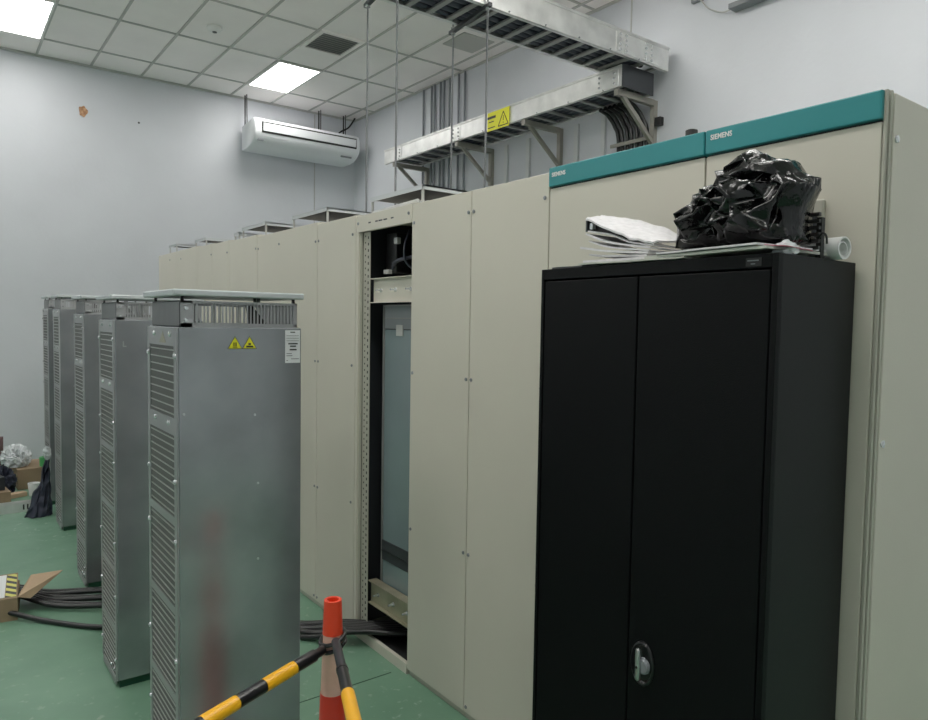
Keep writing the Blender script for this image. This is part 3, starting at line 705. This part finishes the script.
# cables lying in trays
for k, y in enumerate((3.80, 3.87, 3.94, 4.01, 4.08)):
    bm = bmesh.new(); tube(bm, [(.6+.9*i, y+.006*math.sin(i*1.7+k), 3.83) for i in range(5)]+[(4.62-.0*k, y, 3.83), (4.70, y, 3.83)], .026, 10, 4)
    o = done('power_cable', bm, M['cableb'], None, loc=(2.5,y,3.805), smooth=True); tag(o, 'dark power cable lying in the upper overhead cable tray', 'cable', 'power cables in the upper tray')
for k, x in enumerate((4.52, 4.59, 4.66, 4.73, 4.79)):
    bm = bmesh.new(); tube(bm, [(x, 4.02+.86*i, 3.65) for i in range(5)], .024, 10, 3)
    o = done('power_cable', bm, M['cableb'], None, loc=(x,5.5,3.626), smooth=True); tag(o, 'dark power cable lying in the lower wall cable tray', 'cable', 'power cables in the lower tray')
# tray knee between the two
quick('tray_elbow', M['darkgrey'], T1, (4.455, 4.845, 3.852, 3.8595, 3.60, 3.782))
# brackets
for (y, lab) in ((3.93, 'steel wall bracket under the near end of the lower tray'), (5.06, 'steel wall bracket just right of the yellow sign'),
                 (6.13, 'steel wall bracket left of the yellow sign under the lower tray'), (7.40, 'steel wall bracket under the far end of the lower tray')):
    t = thing('wall_bracket', lab, 'bracket', (XW-.02, y, 3.25), 'wall brackets under the lower cable tray')
    quick('wall_strut', M['bracket'], t, (XW-.045, XW-.001, y-.022, y+.022, 3.20, 3.60))
    quick('arm', M['bracket'], t, (4.47, XW-.045, y-.022, y+.022, 3.553, 3.603))
    bm = bmesh.new(); bar(bm, (4.55, y, 3.56), (XW-.03, y, 3.24), .03, .035); done('diagonal_brace', bm, M['bracket'], t)
# trapeze hangers with threaded rods
for k, (xa, xb, lab) in enumerate(((2.96, 3.02, 'trapeze hanger with two long rods, right one of the pair under the overhead tray'), (2.265, 2.325, 'trapeze hanger with two long rods, left one at the top of the view'))):
    t = thing('rod_hanger', lab, 'hanger', (xa, 3.95, 3.76), 'rod hangers of the overhead tray')
    bm = bmesh.new(); bar(bm, (xa-(xb-xa)*.07, 3.69, 3.7705), (xb+(xb-xa)*.1, 4.24, 3.7705), .026, .025); done('cross_bar', bm, M['darkgrey'], t)
    for (x, y) in ((xa, 3.725), (xb, 4.195)):
        zb = (2.2365 if y < 3.765 else 2.2485) if x < XBK else 0
        bm = bmesh.new(); cyl(bm, (x, y, zb), (x, y, ZC), .0068, n=8); done('rod', bm, M['rod'], t)
        for zn in (3.746, 3.7835):
            bm = bmesh.new(); cyl(bm, (x, y, zn), (x, y, zn+.012), .016, n=6); done('nut', bm, M['screw'], t)
# conduits on the right wall
for k, y in enumerate((7.50, 7.32, 7.25, 7.13, 7.05, 6.94, 6.76, 6.64)):
    bm = bmesh.new(); cyl(bm, (XW-.022, y, 0), (XW-.022, y, ZC-.013), .013, n=10)
    o = done('conduit', bm, M['conduit'], None, loc=(XW-.022,y,0), smooth=True); tag(o, 'thin dark conduit running floor to ceiling behind far end of the lower tray', 'conduit', 'dark conduits on the right wall')
for k, y in enumerate((5.88, 5.53, 4.84, 4.50)):
    o = quick('wall_trunking', M['trunk'], None, (XW-.03, XW-.0005, y-.024, y+.024, 0, 3.60), bev=.003, loc=(XW-.02,y,0)); tag(o, 'pale vertical cable trunking on the right wall below the lower tray', 'trunking', 'pale trunking on the right wall')
# cables dropping down the wall at the near end
for k in range(7):
    y = 4.30-.052*k; x = XW-.035-.012*(k % 2)
    bm = bmesh.new(); tube(bm, [(4.76,y+.06,3.585),(4.86,y+.06,3.555),(x-.02,y+.03,3.46),(x,y,3.3),(x,y,2.6),(x,y,1.6),(x,y,.05)], .019, 10, 5)
    o = done('drop_cable', bm, M['cable'], None, loc=(x,y,0), smooth=True); tag(o, 'thick black cable dropping down the wall beside the near tray bracket', 'cable', 'black cables dropping from the lower tray')
bm = bmesh.new(); box(bm, XW-.082, XW-.068, 3.94, 4.36, 3.27, 3.30); o = done('cable_clamp', bm, M['bracket'], None, loc=(XW-.03,4.15,3.27)); tag(o, 'steel clamp bar across the bundle of dropping black cables', 'clamp')
o = quick('wall_switch', M['ink'], None, (XW-.05, XW-.001, 3.84, 3.90, 3.38, 3.45), bev=.004, loc=(XW-.02,3.87,3.38)); tag(o, 'small black box on the wall beside the near tray bracket', 'switch')
# fixture at the top right on the wall
t = thing('wall_lamp', 'grey batten lamp fixed to the right wall at the top edge', 'lamp', (XW-.06, 2.8, 4.1))
quick('batten', M['acg'], t, (XW-.10, XW-.002, 2.0, 3.20, 4.10, 4.14), bev=.004)
bm = bmesh.new(); cyl(bm, (XW-.06, 2.05, 4.16), (XW-.06, 3.15, 4.16), .014, n=12); done('tube', bm, M['white'], t, smooth=True)
t = thing('wall_socket', 'small grey cable clip on the wall left of the batten lamp', 'socket', (XW-.02, 3.53, 4.30))
bm = bmesh.new(); box(bm, XW-.04, XW-.001, 3.48, 3.58, 4.29, 4.33, bev=.004); done('clip', bm, M['acg'], t)
bm = bmesh.new(); tube(bm, [(XW-.03,3.50,4.30),(XW-.03,3.42,4.20),(XW-.03,3.30,4.13),(XW-.04,3.20,4.12)], .006); done('flex', bm, M['tbar'], t, smooth=True)

# ------------------------------------------------------------------ traffic cone and barrier bars
cx, cy = .815, 1.63
t = thing('traffic_cone', 'orange and white traffic cone joining two striped barrier bars', 'traffic cone', (cx, cy, 0))
R_ = lambda z: .0215+(.957-z)*.036
def band(a, b, m, name, extra=0.0, hollow=False):
    bm = bmesh.new()
    pr = [(R_(a)+extra, a), (R_((a+b)/2)+extra, (a+b)/2), (R_(b)+extra, b)]
    if hollow: pr += [(R_(b)-.006, b), (R_(b)-.006, b-.04)]
    lathe(bm, pr, (cx, cy, 0), 'Z', 36); return done(name, bm, m, t, smooth=True)
band(.03, .55, M['red'], 'lower_cone'); band(.55, .61, M['pink'], 'lower_sleeve'); band(.61, .712, M['red'], 'red_band', .001); band(.712, .868, M['pink'], 'reflective_sleeve', .0)
band(.868, .957, M['orange'], 'top_sleeve', .0012, True)
bm = bmesh.new(); box(bm, cx-.17, cx+.17, cy-.17, cy+.17, 0, .03, bev=.008); done('base', bm, M['ink'], t)
def barrier(a, b, label, segs):
    a = V(a); b = V(b); d = (b-a).normalized()
    t = thing('barrier_bar', label, 'barrier bar', tuple(a), 'striped barrier bars joined at the cone')
    for (s0, s1, m, r, nm) in segs:
        bm = bmesh.new(); cyl(bm, a+d*s0, a+d*s1, r, n=24); done(nm, bm, M[m], t, smooth=True)
    # loop around the cone
    bm = bmesh.new(); c = V((cx, cy, a.z)); n = 28; rr = R_(a.z)+.0065
    tube(bm, [(c.x+rr*math.cos(2*math.pi*k/n), c.y+rr*math.sin(2*math.pi*k/n), a.z+.012*math.cos(2*math.pi*k/n)) for k in range(n+1)], .0055, 8, 0)
    done('cone_loop', bm, M['bblack'], t, smooth=True)
a1 = (cx-.035, cy-.016, .838)
d1 = V((-.34, -.152, 0)).normalized()
barrier(a1, V(a1)+d1*1.4, 'black and yellow barrier bar running left from the cone',
        [(0,.04,'bblack',.012,'sleeve'), (.035,.108,'bblack',.0155,'tube'), (.108,.208,'byellow',.016,'yellow_band'), (.208,.290,'bblack',.0155,'tube'), (.290,.385,'byellow',.016,'yellow_band'), (.385,.485,'bblack',.0155,'tube'), (.485,.585,'byellow',.016,'yellow_band'), (.585,1.4,'bblack',.0155,'tube')])
a2 = (cx-.006, cy-.030, .857)
d2 = V((-.132, -.345, 0)).normalized()
barrier(a2, V(a2)+d2*1.3, 'black and yellow barrier bar running towards the camera from the cone',
        [(0,.145,'darkgrey',.0115,'sleeve'), (.145,.157,'bblack',.0145,'collar'), (.157,.262,'bblack',.0135,'tube'), (.262,.40,'byellow',.0155,'yellow_band'), (.40,.52,'bblack',.0155,'tube'), (.52,.65,'byellow',.0155,'yellow_band'), (.65,1.3,'bblack',.0155,'tube')])

# ------------------------------------------------------------------ floor cables
routes = []
for k in range(6):
    o_ = .052*k
    routes.append([(-.10, 4.88-.02*k, .10-.0*k), (.30, 4.86-o_*.6, .09), (.52, 4.80-o_, .03), (.78, 4.70-o_*1.3, .017+.012*(k%2)), (1.10, 4.45-o_, .016), (1.42, 3.95-o_*.7, .016), (1.56, 3.58-o_*.7, .016+.006*(k%2)), (1.70, 3.30-o_*.5, .085), (1.90, 3.14-o_*.6, .085), (2.15, 3.06-o_*.4, .085)])
for k, r in enumerate(routes):
    bm = bmesh.new(); tube(bm, r, .0145, 12, 8); o = done('floor_cable', bm, M['cable'], None, loc=(r[4][0],r[4][1],0), smooth=True)
    tag(o, 'thick black cable in the bundle running over the green floor into the open bay', 'cable', 'black floor cables bundled behind the second cabinet')
bm = bmesh.new(); tube(bm, [(-.2,4.45,.017),(.15,4.55,.07),(.26,4.56,.055),(.45,4.38,.017),(.68,4.12,.016),(.95,3.98,.016),(1.3,3.7,.016),(1.52,3.38,.016),(1.68,3.16,.085),(1.9,3.0,.085)], .0145, 12, 8)
o = done('floor_cable', bm, M['cable'], None, loc=(.6,4.2,0), smooth=True); tag(o, 'single black cable lying apart in front of the cable bundle on the floor', 'cable')

# ------------------------------------------------------------------ cardboard box at the left edge
def rotbox(cx_, cy_, ang, parts):
    return Matrix.Translation((cx_, cy_, 0)) @ Matrix.Rotation(ang, 4, 'Z')
t = thing('cardboard_box', 'open cardboard box with hazard stripe label at the left edge of the floor', 'box', (.12, 4.66, 0))
mt = rotbox(.12, 4.70, -.12, None)
def local(name, m, boxes, parent, extra=None):
    bm = bmesh.new()
    for b in boxes: box(bm, *b)
    if extra: extra(bm)
    bmesh.ops.transform(bm, matrix=mt, verts=bm.verts); return done(name, bm, m, parent)
local('carton', M['card'], [(-.35,.24,-.16,-.156,0,.12),(-.35,.24,.156,.16,0,.12),(-.35,-.346,-.156,.156,0,.12),(.236,.24,-.156,.156,0,.12),(-.346,.236,-.156,.156,0,.004)], t)
def lidx(bm): poly(bm, [(-.35,-.16,.122),(.24,-.16,.122),(.235,.10,.18),(-.35,.10,.18)], (0,0,.004))
lidp = local('top_flap', M['card'], [], t, lidx)
def labx(bm): poly(bm, [(-.30,-.145,.1314),(.18,-.145,.1314),(.18,.085,.1827),(-.30,.085,.1827)], (0,0,.001))
local('label_sheet', M['paperw'], [], lidp, labx)
def strx(bm): poly(bm, [(.183,-.145,.1314),(.234,-.145,.1314),(.230,.085,.1827),(.183,.085,.1827)], (0,0,.001))
local('hazard_strip', M['stripe'], [], lidp, strx)
def flx(bm): poly(bm, [(.24,-.15,.125),(.30,-.10,.09),(.46,.10,.16),(.30,.06,.17)], (0,0,.004))
o = local('side_flap', M['cardl'], [], t, flx); o['label'] = 'pale cardboard flap folded out'

# ------------------------------------------------------------------ clutter by the back wall
def crate(name, x0, x1, y0, y1, z0, z1, m, label, cat, ang=0, opened=False):
    bm = bmesh.new()
    if opened:
        box(bm, x0,x1,y0,y0+.008,z0,z1); box(bm, x0,x1,y1-.008,y1,z0,z1); box(bm, x0,x0+.008,y0+.008,y1-.008,z0,z1); box(bm, x1-.008,x1,y0+.008,y1-.008,z0,z1); box(bm, x0+.008,x1-.008,y0+.008,y1-.008,z0,z0+.008)
        poly(bm, [(x0,y0,z1),(x1,y0,z1),(x1-.02,y0-.07,z1-.05),(x0+.02,y0-.07,z1-.05)], (0,0,.005))
    else: box(bm, x0,x1,y0,y1,z0,z1, bev=.004)
    c = V(((x0+x1)/2,(y0+y1)/2,0)); bmesh.ops.rotate(bm, verts=bm.verts, cent=c, matrix=Matrix.Rotation(ang,3,'Z'))
    o = done(name, bm, m, None, loc=((x0+x1)/2,(y0+y1)/2,z0)); return tag(o, label, cat)
crate('cardboard_box', .60, 1.25, 7.95, 8.45, 0, .20, M['card'], 'wide brown cardboard box on the floor under the white plastic bag', 'box', .06)
def blob(name, c, r, m, label, cat, seed=0, amp=.35, zmin=0, spiky=1.0):
    bm = bmesh.new(); bmesh.ops.create_icosphere(bm, subdivisions=5, radius=1)
    for v in bm.verts:
        p = v.co.copy(); q = p*1.6+V((seed,seed*.7,0)); q = q+V((noise.noise(q),noise.noise(q+V((4,0,0))),noise.noise(q+V((0,4,0)))))
        k = 1+amp*(.5-abs(noise.noise(q*1.4))*1.6)*spiky+.08*noise.noise(q*5)
        v.co = V((c[0]+p.x*r[0]*k, c[1]+p.y*r[1]*k, max(zmin, c[2]+p.z*r[2]*k)))
    o = done(name, bm, m, None, loc=(c[0],c[1],zmin), smooth=True); return tag(o, label, cat)
blob('plastic_bag', (.62, 8.12, .29), (.11,.12,.11), M['wbag'], 'crumpled white translucent plastic bag on the brown box', 'plastic bag', 3, .5, .205)
bm = bmesh.new(); lathe(bm, [(.055,0),(.055,.09),(.035,.09),(.035,.02)], (.86,8.0,.20)); o = done('tape_roll', bm, M['green'], None, loc=(.86,8.0,.2), smooth=True); tag(o, 'green roll of tape on the brown box right of the white bag', 'tape')
bm = bmesh.new(); lathe(bm, [(.038,0),(.05,.12),(.045,.12),(.034,.01)], (.72,7.62,0)); o = done('paper_cup', bm, M['white'], None, loc=(.72,7.62,0), smooth=True); tag(o, 'small white cup on the green floor in front of the brown box', 'cup')
crate('cardboard_box', .10, .50, 7.28, 7.62, 0, .13, M['card'], 'low brown box at the left edge behind the aluminium strip', 'box', .1)
crate('tool_case', .12, .46, 7.34, 7.56, .131, .25, M['darkgrey'], 'dark grey case on the low brown box at the left edge', 'case', .2)
crate('cardboard_box', .20, .52, 8.35, 8.75, 0, .42, M['redbrown'], 'maroon box near the back wall at the left edge', 'box', -.2)
blob('cloth_pile', (.46, 7.85, .1), (.12,.12,.15), M['navy'], 'dark cloth heap beside the low brown box', 'cloth', 5, .5, 0)
crate('wood_block', .50, .66, 7.60, 7.68, 0, .04, M['cardl'], 'pale wooden block lying beside the white cup', 'wood block', .35)
# aluminium channel on floor
t = thing('aluminium_channel', 'aluminium channel strip lying on the floor in front of the clutter', 'metal strip', (.4, 7.05, 0))
quick('channel', M['alu'], t, (-.2,.72,7.02,7.026,0,.08), (-.2,.72,7.10,7.106,0,.08), (-.2,.72,7.026,7.10,0,.004))
quick('splice_holes', M['ink'], t, *[(.58+.03*k,.592+.03*k,7.0185,7.02,.02,.065) for k in range(4)])
# black bag / sheet leaning against fourth cabinet
bm = bmesh.new(); n = 26; g = []
for i in range(n+1):
    u = i/n; row = []
    for j in range(n+1):
        v = j/n
        zt = .44*(1-u)
        wdt = .035+.17*u**1.2
        x = .775-wdt*v + .02*noise.noise(V((u*4, v*4, 1)))
        y = 6.93 - .14*u - .06*math.sin(v*3.1)*u + .05*noise.noise(V((u*5, v*6, 3)))
        row.append(bm.verts.new((x, y, max(.004, zt+.02*noise.noise(V((u*6,v*5,7)))*(u < .95)))))
    g.append(row)
for i in range(n):
    for j in range(n): bm.faces.new((g[i][j], g[i][j+1], g[i+1][j+1], g[i+1][j]))
r = bmesh.ops.extrude_face_region(bm, geom=list(bm.faces))
for v in [e for e in r['geom'] if isinstance(e, bmesh.types.BMVert)]: v.co.y += .05; v.co.x += .005
o = done('garbage_bag', bm, M['navy'], None, loc=(.62,6.9,0), smooth=True); tag(o, 'dark sagging bag slumped on the floor beside the farthest resistor cabinets', 'bag')
blob('plastic_bag', (.755, 6.92, .51), (.025,.04,.05), M['wbag'], 'small clear plastic scrap on top of the dark slumped bag', 'plastic bag', 8, .6, .445)

# ------------------------------------------------------------------ lighting, world, camera
w = bpy.data.worlds.new('world'); bpy.context.scene.world = w; w.use_nodes = True
w.node_tree.nodes['Background'].inputs[0].default_value = (.8,.85,.9,1); w.node_tree.nodes['Background'].inputs[1].default_value = .3

yaw, pitch, roll, F = 0.64621744, 0.05267076, 0.01584266, 703.06
fwd = V((math.sin(yaw)*math.cos(pitch), math.cos(yaw)*math.cos(pitch), -math.sin(pitch)))
right = V((math.cos(yaw), -math.sin(yaw), 0)); up = right.cross(fwd)
r2 = right*math.cos(roll)+up*math.sin(roll); u2 = -right*math.sin(roll)+up*math.cos(roll)
cam = bpy.data.cameras.new('camera'); co = bpy.data.objects.new('camera', cam); C.objects.link(co)
mtc = Matrix((r2, u2, -fwd)).transposed().to_4x4(); mtc.translation = V((0,0,1.68)); co.matrix_world = mtc
cam.sensor_width = 36; cam.lens = F*36/928; cam.clip_start = .02; cam.clip_end = 100
sc = bpy.context.scene; sc.camera = co
sc.view_settings.view_transform = 'Standard'; sc.view_settings.look = 'None'; sc.view_settings.exposure = 0.0; sc.view_settings.gamma = 1.15
sc.cycles.max_bounces = 10; sc.cycles.diffuse_bounces = 6; sc.cycles.sample_clamp_indirect = 6
